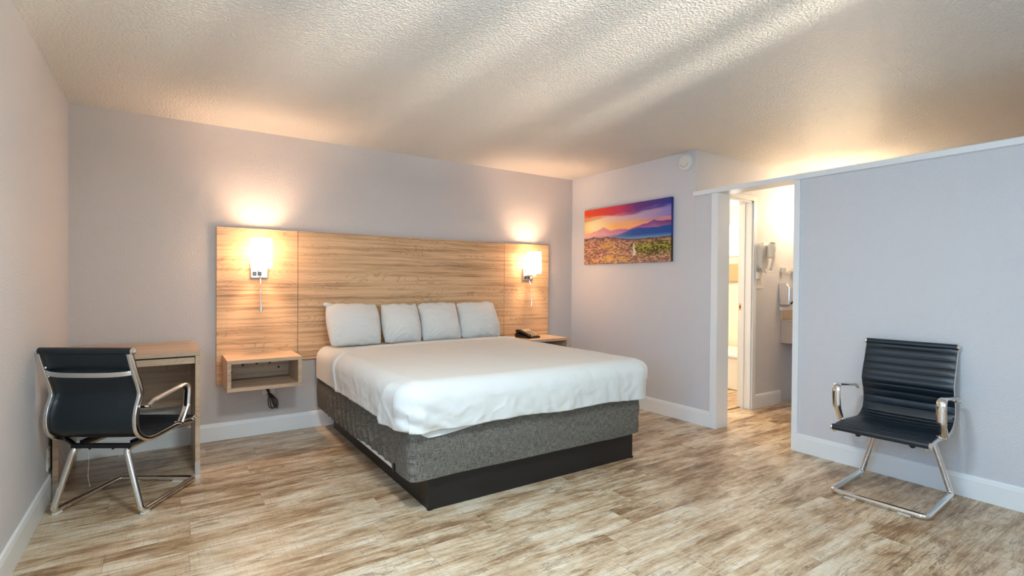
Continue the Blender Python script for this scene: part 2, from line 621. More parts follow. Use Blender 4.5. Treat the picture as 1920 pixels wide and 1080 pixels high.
hb_panel('side_panel', HB0, 1.461, 0.437, 1.658)
hb_panel('centre_panel', 1.4645, 3.5095, 0.587, 1.660)
hb_panel('side_panel', 3.513, HB1, 0.437, 1.661)


# ---------------------------------------------------------------- nightstands
def nightstand(x0, label):
    t_ = thing('floating_nightstand', label, 'nightstand', (x0, HY, 0.445), 0, 'floating box nightstands beside the bed')
    wd, dp, ht, th = 0.502, 0.402, 0.225, 0.026
    obj('top_board', B((0, wd, -dp, 0, ht-th, ht)), M_FURN, t_, bevel=0.001)
    obj('bottom_board', B((0, wd, -dp, 0, 0, th)), M_FURN, t_, bevel=0.001)
    obj('side_board', B((0, th, -dp+0.0005, 0, th, ht-th)), M_FURN, t_, bevel=0.001)
    obj('side_board', B((wd-th, wd, -dp+0.0005, 0, th, ht-th)), M_FURN, t_, bevel=0.001)
    bk = obj('back_board', B((th, wd-th, -0.030, -0.016, th+0.012, ht-th)), M_FURN, t_)
    for hx, hz in ((0.06, 0.085), (0.14, 0.137), (0.238, 0.142), (0.335, 0.142), (0.40, 0.10)):
        obj('cable_hole', cyl(bmesh.new(), (hx, -0.0302, hz), (hx, -0.0312, hz), 0.0085, 16), M_DARK, bk)
    obj('cable_hole', cyl(bmesh.new(), (0.238, -0.0302, 0.19), (0.238, -0.0312, 0.19), 0.011, 16), M_DARK, bk)
    bm = bmesh.new()
    sweep(bm, [(0.245, -0.06, ht), (0.245, -0.06, ht+0.0015)], circ(0.024, 20, 0.011))
    obj('grommet', bm, M_STEEL, t_)
    return t_


nightstand(0.911, 'empty floating box nightstand left of the bed, under the left wall lamp')
nightstand(3.561, 'floating box nightstand holding the telephone on the far side of the bed')
t = thing('power_cord', 'black bundled power cord hanging under the left nightstand', 'cord', (1.21, -0.02, 0.445))
paths = []
rr = random.Random(3)
for k in range(4):
    a = 0.012*(k-1.5)
    pts = [(a*0.8, -0.03, 0.0), (0.015+a*0.6, -0.033-0.003*k, -0.06), (0.035+a*0.25, -0.034, -0.115), (0.045+a*1.1, -0.036-0.003*k, -0.165),
           (0.06+a*1.5, -0.034, -0.215-0.012*(k % 2)), (0.075+a*1.2, -0.032, -0.235), (0.085+a*0.8, -0.03, -0.215), (0.075+a, -0.034, -0.17), (0.045+a*0.3, -0.03, -0.12)]
    paths.append(catmull(pts, 6))
bm = bmesh.new()
for pth in paths:
    sweep(bm, pth, circ(0.0034, 8))
obj('cable', bm, M_BPLASTIC, t, smooth=40)
bm = bmesh.new()
sweep(bm, [(0.034+0.017*math.cos(q*PI/6), -0.034+0.011*math.sin(q*PI/6), -0.115) for q in range(12)], circ(0.003, 6), closed=True)
obj('tie', bm, M_BPLASTIC, t, smooth=40)
t = thing('outlet_plate', 'cream outlet plate on the wall right under the left nightstand', 'outlet', (1.245, 0, 0.38))
obj('plate', B((-0.045, 0.045, -0.006, 0, -0.06, 0.055)), M_PLASTIC, t, bevel=0.002)
obj('plug', B((-0.025, 0.0, -0.035, -0.006, 0.0, 0.04)), M_BPLASTIC, t, bevel=0.003)
t = thing('outlet_plate', 'cream outlet plate on the left wall above the baseboard beside the desk', 'outlet', (0, -0.745, 0.235))
obj('plate', B((0, 0.006, -0.04, 0.04, -0.062, 0.062)), M_PLASTIC, t, bevel=0.002)
boxes('socket', M_PLASTIC, t, (0.006, 0.0085, -0.017, 0.017, -0.045, -0.008), (0.006, 0.0085, -0.017, 0.017, 0.008, 0.045), bevel=0.001)

# ---------------------------------------------------------------- sconces
n = NT('lit_shade')
n.set((0.95, 0.9, 0.82, 1), 0.6)
n.b.inputs['Emission Color'].default_value = (1.0, 0.72, 0.52, 1)
n.b.inputs['Emission Strength'].default_value = 9.0
tr = n.n('ShaderNodeBsdfTranslucent')
tr.inputs[0].default_value = (0.95, 0.85, 0.7, 1)
mx = n.n('ShaderNodeMixShader')
mx.inputs[0].default_value = 0.4
n.t.links.new(n.b.outputs[0], mx.inputs[1])
n.t.links.new(tr.outputs[0], mx.inputs[2])
n.t.links.new(mx.outputs[0], n.out.inputs[0])
M_SHADE = n.m


def sconce(cx, label):
    t_ = thing('wall_sconce', label, 'lamp', (cx, HY, 1.33), 0, 'wall lamps on the headboard')
    pl = obj('back_plate', B((-0.062, 0.062, -0.026, 0, -0.065, 0.065)), M_STEEL, t_, bevel=0.003)
    for k, x in enumerate((-0.035, 0.002)):
        s_ = obj('outlet', B((x-0.013, x+0.013, -0.029, -0.026, -0.045, -0.018)), M_BPLASTIC, pl, bevel=0.001)
        boxes('contact', M_STEEL, s_, (x-0.006, x-0.003, -0.0296, -0.029, -0.036, -0.027), (x+0.003, x+0.006, -0.0296, -0.029, -0.036, -0.027))
    obj('switch', B((0.030, 0.046, -0.031, -0.026, -0.043, -0.020)), M_PLASTIC, pl, bevel=0.001)
    arm = fillet([(0, -0.026, 0.0), (0, -0.135, 0.0), (0, -0.135, 0.03)], 0.012)
    obj('arm', sweep(bmesh.new(), arm, rrect(0.03, 0.016, 0.004)), M_STEEL, t_, smooth=40)
    bm = bmesh.new()
    cyl(bm, (0, -0.135, -0.012), (0, -0.135, 0.055), 0.019, 20)
    obj('socket', bm, M_PLASTIC, t_, smooth=40)
    # open-ended oval shade
    bm = bmesh.new()
    pr = rrect(0.150, 0.118, 0.050, 8)
    z0, z1 = 0.012, 0.242
    A_ = [bm.verts.new((a, -0.135+b, z0)) for a, b in pr]
    B_ = [bm.verts.new((a, -0.135+b, z1)) for a, b in pr]
    for k in range(len(pr)):
        k2 = (k+1) % len(pr)
        bm.faces.new((A_[k], A_[k2], B_[k2], B_[k]))
    sh = obj('lamp_shade', bm, M_SHADE, t_, smooth=60)
    md = sh.modifiers.new('solid', 'SOLIDIFY')
    md.thickness = 0.003
    # flexible reading light
    neck = catmull([(0.004, -0.026, -0.055), (0.006, -0.045, -0.075), (0.004, -0.07, -0.12), (0.002, -0.085, -0.20), (0.004, -0.09, -0.27)], 6)
    rl = obj('gooseneck', tube(neck, 0.0042, 10), M_CHROME, t_, smooth=40)
    bm = bmesh.new()
    lathe(bm, [(0, 0), (0.006, 0), (0.007, 0.02), (0.0125, 0.055), (0.0125, 0.07), (0.0, 0.07)], (0.004, -0.09, -0.262), (0, 0, -1), 20)
    obj('reading_lamp_head', bm, M_CHROME, rl, smooth=40)
    b = lamp('sconce_bulb', 'POINT', (cx, HY-0.135, 1.33+0.15), 23, (1.0, 0.66, 0.43), shadow_soft_size=0.035)
    return t_


sconce(1.168, 'lit white wall lamp on the headboard left of the bed, above the empty nightstand')
sconce(3.805, 'lit white wall lamp on the headboard near the corner, above the telephone')


# ---------------------------------------------------------------- telephone
t = thing('telephone', 'black and silver desk telephone on the far nightstand', 'telephone', (3.69, -0.215, 0.67), math.radians(5))
bm = bmesh.new()
# wedge body: x right, y back
prof = [(-0.10, 0.0), (0.10, 0.0), (0.10, 0.070), (0.088, 0.080), (-0.085, 0.022), (-0.10, 0.014)]
SL = (0.080-0.022)/0.173
fz = lambda y: 0.022+(y+0.085)*SL
a = [bm.verts.new((-0.022, y, z)) for y, z in prof]
b = [bm.verts.new((0.092, y, z)) for y, z in prof]
for i in range(6):
    bm.faces.new((a[i], a[(i+1) % 6], b[(i+1) % 6], b[i]))
bm.faces.new(a)
bm.faces.new(b[::-1])
# lower cradle under the handset
prof2 = [(-0.10, 0.0), (0.10, 0.0), (0.10, 0.042), (0.085, 0.048), (-0.085, 0.014), (-0.10, 0.010)]
a = [bm.verts.new((-0.085, y, z)) for y, z in prof2]
b = [bm.verts.new((-0.022, y, z)) for y, z in prof2]
for i in range(6):
    bm.faces.new((a[i], a[(i+1) % 6], b[(i+1) % 6], b[i]))
bm.faces.new(a)
bm.faces.new(b[::-1])
obj('body', bm, M_BPLASTIC, t, bevel=0.004)
bm = bmesh.new()
vs = [bm.verts.new((x, y, fz(y)+dz)) for dz in (0.0005, 0.0045) for x, y in ((-0.018, -0.08), (0.088, -0.08), (0.088, 0.082), (-0.018, 0.082))]
for q in ((0, 1, 2, 3), (4, 5, 6, 7), (0, 1, 5, 4), (1, 2, 6, 5), (2, 3, 7, 6), (3, 0, 4, 7)):
    bm.faces.new([vs[i] for i in q])
face = obj('silver_faceplate', bm, simple('silver_plastic', srgb(206, 190, 158), 0.35, 0.4), t, bevel=0.001)
face['label'] = 'silver keypad plate'
for r in range(4):
    for c_ in range(3):
        x, y = 0.014+c_*0.024, -0.062+r*0.026
        z = fz(y)+0.0045
        obj('key', B((x-0.007, x+0.007, y-0.006, y+0.006, z-0.003, z+0.0025)), M_BPLASTIC, face)
pth = [(-0.054, -0.10, 0.026), (-0.054, -0.085, 0.036), (-0.054, -0.03, 0.050), (-0.054, 0.04, 0.066), (-0.054, 0.085, 0.072), (-0.054, 0.102, 0.064)]
hs = obj('handset', sweep(bmesh.new(), catmull(pth, 5), rrect(0.044, 0.022, 0.008), upv=(0, 0, 1)), M_BPLASTIC, t, smooth=40)
obj('earpiece', B((-0.076, -0.032, 0.056, 0.096, 0.046, 0.068)), M_BPLASTIC, hs, bevel=0.006)
obj('mouthpiece', B((-0.076, -0.032, -0.10, -0.062, 0.016, 0.034)), M_BPLASTIC, hs, bevel=0.006)
coil = []
for k in range(150):
    s_ = k/149
    a_ = s_*2*PI*18
    cxp, cyp, czp = -0.095-0.03*math.sin(PI*s_), -0.10+0.19*s_, 0.012+0.012*s_
    coil.append((cxp+0.006*math.cos(a_), cyp, max(0.003, czp+0.006*math.sin(a_))))
obj('coiled_cord', tube(coil, 0.0018, 6), M_BPLASTIC, t, smooth=60)

# ---------------------------------------------------------------- desk
t = thing('desk', 'small wood laminate desk in the corner behind the turned office chair', 'desk', (0.018, -0.02, 0))
dw, dd, dh, th = 0.715, 0.715, 0.787, 0.026
obj('desk_top', B((0, dw, -dd-0.003, 0, dh-th, dh)), M_FURN, t, bevel=0.001)
for x in (0.0, dw-th):
    lg = obj('side_panel', B((x, x+th, -dd, 0, 0.006, dh-th)), M_FURN, t, bevel=0.001)
    obj('foot_cap', B((x-0.0012, x+th+0.0012, -dd-0.0015, -dd+0.03, 0.0, 0.078)), M_STEEL, lg)
obj('drawer_front', B((th+0.002, dw-th-0.002, -dd+0.012, -dd+0.03, dh-th-0.050, dh-th-0.010)), M_FURN, t, bevel=0.001)
obj('drawer_tray', B((th+0.01, dw-th-0.01, -dd+0.03, -0.32, dh-th-0.048, dh-th-0.012)), M_FURN, t)
obj('modesty_panel', B((th, dw-th, -0.055, -0.037, 0.315, dh-th)), M_FURN, t)

# ---------------------------------------------------------------- bed
CX = 2.4825
bed = thing('bed', 'king bed with black platform base and grey fabric box spring', 'bed', (CX, -1.05, 0))
pf = obj('platform_base', B((1.736-CX, 3.318-CX, -2.03+1.05, -0.12+1.05, 0.0, 0.184)), M_BLACK, bed, bevel=0.002)
boxes('corner_bracket', M_BPLASTIC, pf, (1.732-CX, 1.76-CX, -2.034+1.05, -2.01+1.05, 0.0, 0.004), (3.295-CX, 3.322-CX, -2.034+1.05, -2.01+1.05, 0.0, 0.012))


def skirt_mesh(x0, x1, y0, y1, z0, z1, rad, fn, nz=16, step=0.012, top=True):
    """rounded-rectangle tube of cloth; fn(x, y, t, nx, ny) -> (outward, dz)"""
    pts = []

    def seg(a, b_):
        L = (Vector(b_)-Vector(a)).length
        k = max(1, int(L/step))
        for i in range(k):
            q = Vector(a).lerp(Vector(b_), i/k)
            d = (Vector(b_)-Vector(a)).normalized()
            pts.append((q.x, q.y, d.y, -d.x))

    def arc(cx, cy, a0):
        for i in range(8):
            a_ = a0+PI/2*i/8
            pts.append((cx+rad*math.cos(a_), cy+rad*math.sin(a_), math.cos(a_), math.sin(a_)))
    seg((x0+rad, y0), (x1-rad, y0))
    arc(x1-rad, y0+rad, -PI/2)
    seg((x1, y0+rad), (x1, y1-rad))
    arc(x1-rad, y1-rad, 0)
    seg((x1-rad, y1), (x0+rad, y1))
    arc(x0+rad, y1-rad, PI/2)
    seg((x0, y1-rad), (x0, y0+rad))
    arc(x0+rad, y0+rad, PI)
    bm_ = bmesh.new()
    rows = []
    for j in range(nz+1):
        tt = j/nz
        row = []
        for x, y, nx, ny in pts:
            o_, dz = fn(x, y, tt, nx, ny)
            row.append(bm_.verts.new((x+nx*o_, y+ny*o_, z0+(z1-z0)*tt+dz)))
        rows.append(row)
    N_ = len(pts)
    for A_, C_ in zip(rows, rows[1:]):
        for k in range(N_):
            bm_.faces.new((A_[k], A_[(k+1) % N_], C_[(k+1) % N_], C_[k]))
    # turned-under bottom edge
    und = [bm_.verts.new((v.co.x-nx*0.05, v.co.y-ny*0.05, v.co.z+0.004)) for v, (x, y, nx, ny) in zip(rows[0], pts)]
    for k in range(N_):
        bm_.faces.new((und[k], und[(k+1) % N_], rows[0][(k+1) % N_], rows[0][k]))
    if top:
        bm_.faces.new(rows[-1])
    return bm_


def wrap_fn(x, y, tt, nx, ny):
    o_ = 0.004*fbm(x*3, y*3, tt*1.5)+0.006*math.sin(PI*tt)
    dz = 0.0
    if nx < -0.5:   # left flank: slanting pulls in the cloth
        m = smooth01((y+1.95)/0.25)*smooth01((-0.25-y)/0.25)
        ph = (y-tt*0.10)*PI/0.115+1.6*fbm(y*2, tt*1.2, 3)
        o_ += m*0.026*(1-abs(math.sin(ph)))**2.2*(0.35+0.65*math.sin(PI*min(1, 0.15+tt*0.9)))*(0.75+fbm(y*1.7, 7)*0.9)
        if tt < 0.35:
            up_ = smooth01((y+1.85)/0.06)*smooth01((-1.05-y)/0.35)
            dz += 0.024*up_*(1-tt/0.35)
    if ny < -0.5:
        o_ += 0.014*fbm(x*2.2+tt*2.0, tt*1.5, 9, 2)+0.004*math.exp(-((x-2.40-0.02*tt)/0.012)**2)
        o_ -= 0.004*math.exp(-((x-2.385-0.02*tt)/0.006)**2)
        dz += (1-tt)*0.008*fbm(x*2.3, 4.4)
    if nx > 0.3 or nx < -0.3:
        pass
    return o_, dz


bs = obj('box_spring', B((1.635-CX, 3.333-CX, -2.052+1.05, -0.05+1.05, 0.186, 0.43)), simple('white_ticking', srgb(235, 235, 235), 0.8), bed, bevel=0.012)
bm = skirt_mesh(1.612, 3.356, -2.075, -0.042, 0.188, 0.458, 0.055, wrap_fn)
for v in bm.verts:
    v.co.x -= CX
    v.co.y += 1.05
obj('fabric_wrap', bm, M_GREY, bs, smooth=60)
obj('ticking_edge', B((1.6135-CX, 1.640-CX, -1.842+1.05, -1.10+1.05, 0.1865, 0.222)), M_SHEET, bs, bevel=0.003)
obj('corner_clip', B((1.598-CX, 1.612-CX, -1.865+1.05, -1.845+1.05, 0.188, 0.232)), M_BPLASTIC, bs, bevel=0.003)


# mattress with fitted sheet
def round_pack(x0, x1, y0, y1, z0, z1, R, fn, nx=90, ny=110, nd=22):
    """soft cloth shell: flat top, rolled edges, straight drop; fn(s, t, P, N, drop) -> offset vector"""
    D = R*PI/2+(z1-R-z0)
    wx, wy = (x1-x0)/2-R, (y1-y0)/2-R
    cx_, cy_ = (x0+x1)/2, (y0+y1)/2

    def line(hw_, m):
        a_ = [(-1, D*(1-k/nd)) for k in range(nd)]
        b_ = [(0, -hw_+2*hw_*k/m) for k in range(m+1)]
        c_ = [(1, D*(k+1)/nd) for k in range(nd)]
        return a_+b_+c_
    bm_ = bmesh.new()
    grid = []
    for sx, vx in line(wx, nx):
        row = []
        for sy, vy in line(wy, ny):
            ax = vx if sx else 0.0
            ay = vy if sy else 0.0
            px = cx_+(sx*wx if sx else vx)
            py = cy_+(sy*wy if sy else vy)
            r = max(ax, ay)
            if r > 0:
                h_ = math.hypot(ax, ay)
                d = Vector((sx*ax/h_, sy*ay/h_, 0))
                if r < R*PI/2:
                    out_, dn = R*math.sin(r/R), R*(1-math.cos(r/R))
                    N_ = d*math.sin(r/R)+Vector((0, 0, math.cos(r/R)))
                else:
                    out_, dn = R, R+(r-R*PI/2)
                    N_ = d.copy()
            else:
                d = Vector((0, 0, 0))
                out_ = dn = 0.0
                N_ = Vector((0, 0, 1))
            P_ = Vector((px, py, z1-dn))+d*out_
            P_ += fn(P_, N_, r, D)
            row.append(bm_.verts.new(P_))
        grid.append(row)
    for i in range(len(grid)-1):
        for j in range(len(grid[0])-1):
            bm_.faces.new((grid[i][j], grid[i+1][j], grid[i+1][j+1], grid[i][j+1]))
    return bm_


def sheet_fn(P_, N_, r, D):
    side = smooth01(r/D)
    o_ = 0.006*side*fbm(P_.y*9, P_.x*9, P_.z*1.5)+0.002*fbm(P_.x*4, P_.y*4, P_.z*4)
    return N_*o_


bm = round_pack(1.588, 3.377, -2.07, -0.045, 0.445, 0.702, 0.10, sheet_fn, 60, 70, 14)
for v in bm.verts:
    v.co.x -= CX
    v.co.y += 1.05
obj('mattress', bm, M_SHEET, bed, smooth=80)

# comforter
HEAD = [(-0.88, -0.74), (-0.80, -0.66), (-0.70, -0.555), (-0.5, -0.47), (-0.2, -0.42), (0.2, -0.405), (0.6, -0.40), (0.95, -0.42)]


def head_y(x):
    x -= CX
    for (a0, b0), (a1, b1) in zip(HEAD, HEAD[1:]):
        if x <= a1:
            f_ = smooth01((x-a0)/(a1-a0)) if x > a0 else 0
            return b0+(b1-b0)*f_
    return HEAD[-1][1]


def duvet_mesh():
    x0, x1, y0, z1, R = 1.566, 3.392, -2.125, 0.716, 0.105
    z0 = 0.452
    D = R*PI/2+(z1-R-z0)
    cx_ = (x0+x1)/2
    wx = (x1-x0)/2-R
    yin = y0+R
    nd, nx, ny = 44, 180, 260
    us = [(-1, D*(1-k/nd)) for k in range(nd)]+[(0, -wx+2*wx*k/nx) for k in range(nx+1)]+[(1, D*(k+1)/nd) for k in range(nd)]
    vs_ = [(0, k/ny) for k in range(ny+1)]+[(1, D*(k+1)/nd) for k in range(nd)]
    bm_ = bmesh.new()
    grid = []
    for sx, vx in us:
        row = []
        ax = vx if sx else 0.0
        bx = cx_+(sx*wx if sx else vx)
        rx = min(ax, R*PI/2)
        xx_ = bx+sx*R*math.sin(rx/R)
        # the head edge slants further down the drop
        yh = head_y(xx_)
        if sx:
            yh -= 0.05*smooth01((ax-R)/(D-R))
        for sy, vy in vs_:
            ay = vy if sy else 0.0
            py = yin if sy else yh+(yin-yh)*vy
            r = max(ax, ay)
            if r > 0:
                h_ = math.hypot(ax, ay)
                d = Vector((sx*ax/h_, -ay/h_, 0))
                if r < R*PI/2:
                    out_, dn = R*math.sin(r/R), R*(1-math.cos(r/R))
                    N_ = d*math.sin(r/R)+Vector((0, 0, math.cos(r/R)))
                else:
                    out_, dn = R, R+(r-R*PI/2)
                    N_ = d.copy()
            else:
                d, N_, out_, dn = Vector((0, 0, 0)), Vector((0, 0, 1)), 0.0, 0.0
            P_ = Vector((bx, py, z1-dn))+d*out_
            dr = smooth01(r/D)
            # soft undulation everywhere, hanging folds on the drops
            o_ = 0.006*fbm(P_.x*1.6, P_.y*1.6, P_.z*1.6, 2)+0.0035*fbm(P_.x*5, P_.y*5, P_.z*3)
            if r > 0:
                a_ = P_.x if ay >= ax else P_.y
                o_ += dr*0.018*fbm(a_*6.0+P_.z*1.5, P_.z*2.2, 2.0 if ay >= ax else 8.0)
                o_ += dr*0.005*fbm(a_*20+P_.z*9, P_.z*7, 5.0)+dr*0.006*max(0, 0.25-abs(fbm(a_*5-P_.z*4, P_.z*6+a_*2, 11.0)))*4-dr*0.003
                o_ += 0.012*math.sin(PI*min(1, r/D))**1.0
            # tucked corner pouch at the near corner: front cloth laps over the side
            dd_ = Vector((0, 0, 0))
            for cs, cxn in ((-1, x0), (1, x1)):
                if sx == cs and ax > 0.03:
                    edge = -1.885+0.10*smooth01((0.68-P_.z)/0.2)-0.02*math.sin((0.68-P_.z)*40)*0.3
                    q = (edge-P_.y)
                    lap = smooth01(q/0.007+0.5)
                    m_ = smooth01((ax-0.05)/0.08)
                    o_ += m_*lap*(0.034-0.12*max(0, q-0.03))
                    o_ -= m_*0.032*math.exp(-((q+0.005)/0.008)**2)
            if sy and ax == 0 or (sy and sx):
                near = math.exp(-((P_.x-1.66)/0.14)**2)
                o_ += near*dr*0.007*math.sin(P_.z*62+P_.x*34+3*fbm(P_.x*4, P_.z*4))
                o_ += near*0.010*math.sin(PI*min(1, r/D))
            # hem waviness
            hem = smooth01((r/D-0.6)/0.4)
            a_ = P_.x if ay >= ax else P_.y
            if r > 0:
                if ay >= ax:
                    hz = 0.010*fbm(a_*2.7, 3.3)+0.005*math.sin(a_*9)
                    hz += 0.010*math.exp(-((P_.x-2.0)/0.3)**2)-0.010*smooth01((P_.x-2.5)/0.8)
                    hz -= 0.006*math.exp(-((P_.x-1.68)/0.05)**2)
                else:
                    hz = 0.012*fbm(a_*3.3, 6.3)+0.006*math.sin(a_*8)+0.008
                dd_.z += hz*hem
            # turned-down band along the head edge
            if not sy:
                L_ = (yh-P_.y)
                o_ += 0.010*(1-smooth01((L_-0.075)/0.012))
            row.append(bm_.verts.new(P_+N_*o_+dd_))
        grid.append(row)
    for i in range(len(grid)-1):
        for j in range(len(grid[0])-1):
            bm_.faces.new((grid[i][j], grid[i+1][j], grid[i+1][j+1], grid[i][j+1]))
    return bm_


dv = obj('comforter', duvet_mesh(), M_SHEET, smooth=100)
md = dv.modifiers.new('solid', 'SOLIDIFY')
md.thickness = 0.010
md.offset = -1
tag(dv, 'smooth white comforter spread over the bed and hanging to the box spring', 'comforter')
# corner of white sheet peeping out below the comforter at the foot
bm = bmesh.new()
rows = []
for k in range(30):
    s_ = k/29
    x = 1.665+0.56*s_
    zb = 0.418+0.042*smooth01((s_-0.05)/0.95)+(0.02*(1-s_/0.06) if s_ < 0.06 else 0)
    y = -2.090-0.004*math.sin(s_*9)
    rows.append([bm.verts.new((x-CX, y+1.05+yo, z)) for z, yo in ((zb, 0), (0.49, 0), (0.49, 0.006), (zb, 0.006))])
for A_, C_ in zip(rows, rows[1:]):
    for k in range(4):
        bm.faces.new((A_[k], A_[(k+1) % 4], C_[(k+1) % 4], C_[k]))
bm.faces.new(rows[0])
bm.faces.new(rows[-1])
obj('flat_sheet', bm, M_SHEET, bed, smooth=50)


# ---------------------------------------------------------------- pillows
def pillow(cx, wd, ht, th, tilt, roll, turn, seed, label, yb=-0.30, flap=False):
    """stands on its long edge leaning back against the headboard"""
    rd = random.Random(seed)
    bm_ = bmesh.new()
    N_ = 44
    front, back = [], []
    for i in range(N_+1):
        u = -1+2*i/N_
        rf, rb = [], []
        for j in range(N_+1):
            v = -1+2*j/N_
            # squircle outline with soft pulled-in edges
            ex = 1-0.055*(1-abs(v)**2.5)*0-0.06*(abs(v)**6)
            ey = 1-0.06*(abs(u)**6)
            x = wd/2*u*ex
            z = ht/2*v*ey
            pin = 1+0.025*math.sin(3*v+seed)*abs(u)**4
            x *= pin
            z += abs(v)**5*0.024*fbm(u*2.6+seed, v, seed)*(1 if v > 0 else 0.5)
            p = max(0, (1-abs(u)**2.4))**0.62*max(0, (1-abs(v)**2.4))**0.62
            t_ = th/2*p
            edge = 1-p
            wr = 0.018*edge*fbm(u*4+seed*3, v*4, 1.0)+0.012*fbm(u*2+seed, v*2.6, 2.0)+0.012*smooth01(edge)*fbm(u*8, v*8, seed)+0.004*(1-abs(fbm(u*3+v*2+seed, v*5-u, 6)))**8
            # fan of creases at the lower corners
            cr = math.atan2(v+1.15, u-1.1 if seed % 2 else u+1.1)
            wr += 0.006*math.sin(cr*30)*math.exp(-((u-(0.7 if seed % 2 else -0.7))**2+(v+0.8)**2)*4)
            if p < 1e-6:
                wr = 0
            sag = 0.012*(1-v)*p
            rf.append((x, -t_-sag-wr*min(1, p*3), z))
            rb.append((x, t_*0.75+wr*min(1, p*3)*0.5, z))
        front.append(rf)
        back.append(rb)
    F = [[bm_.verts.new(p) for p in r] for r in front]
    Bk = []
    for i in range(N_+1):
        r = []
        for j in range(N_+1):
            if i in (0, N_) or j in (0, N_):
                r.append(F[i][j])
            else:
                r.append(bm_.verts.new(back[i][j]))
        Bk.append(r)
    for i in range(N_):
        for j in range(N_):
            bm_.faces.new((F[i][j], F[i+1][j], F[i+1][j+1], F[i][j+1]))
            bm_.faces.new((Bk[i][j], Bk[i][j+1], Bk[i+1][j+1], Bk[i+1][j]))
    o_ = obj('pillow', bm_, M_SHEET, smooth=75)
    o_.location = (cx, yb, 0.718+ht/2*math.cos(tilt)-0.008)
    o_.rotation_euler = (-tilt, roll, turn)
    tag(o_, label, 'pillow', 'white pillows leaning on the headboard')
    if flap:
        b2 = bmesh.new()
        lathe(b2, [(0.0, -0.036), (0.014, -0.030), (0.019, -0.012), (0.018, 0.010), (0.014, 0.034), (0, 0.046)], (-wd/2+0.02, -0.004, ht/2-0.012), (1, 0, -0.12), 16)
        obj('pillowcase_corner', b2, M_SHEET, o_, smooth=70)
    return o_


TI = math.radians(24)
pillow(1.872, 0.452, 0.375, 0.17, TI, math.radians(1.0), math.radians(2), 1, 'white pillow leaning on the headboard, nearest the left nightstand, with a folded case corner', -0.235, True)
pillow(2.290, 0.352, 0.365, 0.17, TI, math.radians(0.5), math.radians(-3), 2, 'white pillow second from the left nightstand, leaning on the headboard', -0.235)
pillow(2.668, 0.388, 0.370, 0.17, TI, math.radians(-0.5), math.radians(-3), 4, 'white pillow third from the left nightstand, leaning on the headboard', -0.235)
pillow(3.085, 0.425, 0.370, 0.17, TI, math.radians(-1.0), math.radians(-3), 3, 'white pillow leaning on the headboard, nearest the telephone', -0.235)

# ---------------------------------------------------------------- office chairs
CHAIR_PROF = [(0.455, 0.402), (0.38, 0.412), (0.27, 0.414), (0.15, 0.407), (0.07, 0.405), (0.018, 0.422), (-0.022, 0.458), (-0.034, 0.51),
              (-0.026, 0.565), (-0.004, 0.62), (0.001, 0.655), (-0.014, 0.705), (-0.040, 0.765), (-0.062, 0.825), (-0.080, 0.875)]


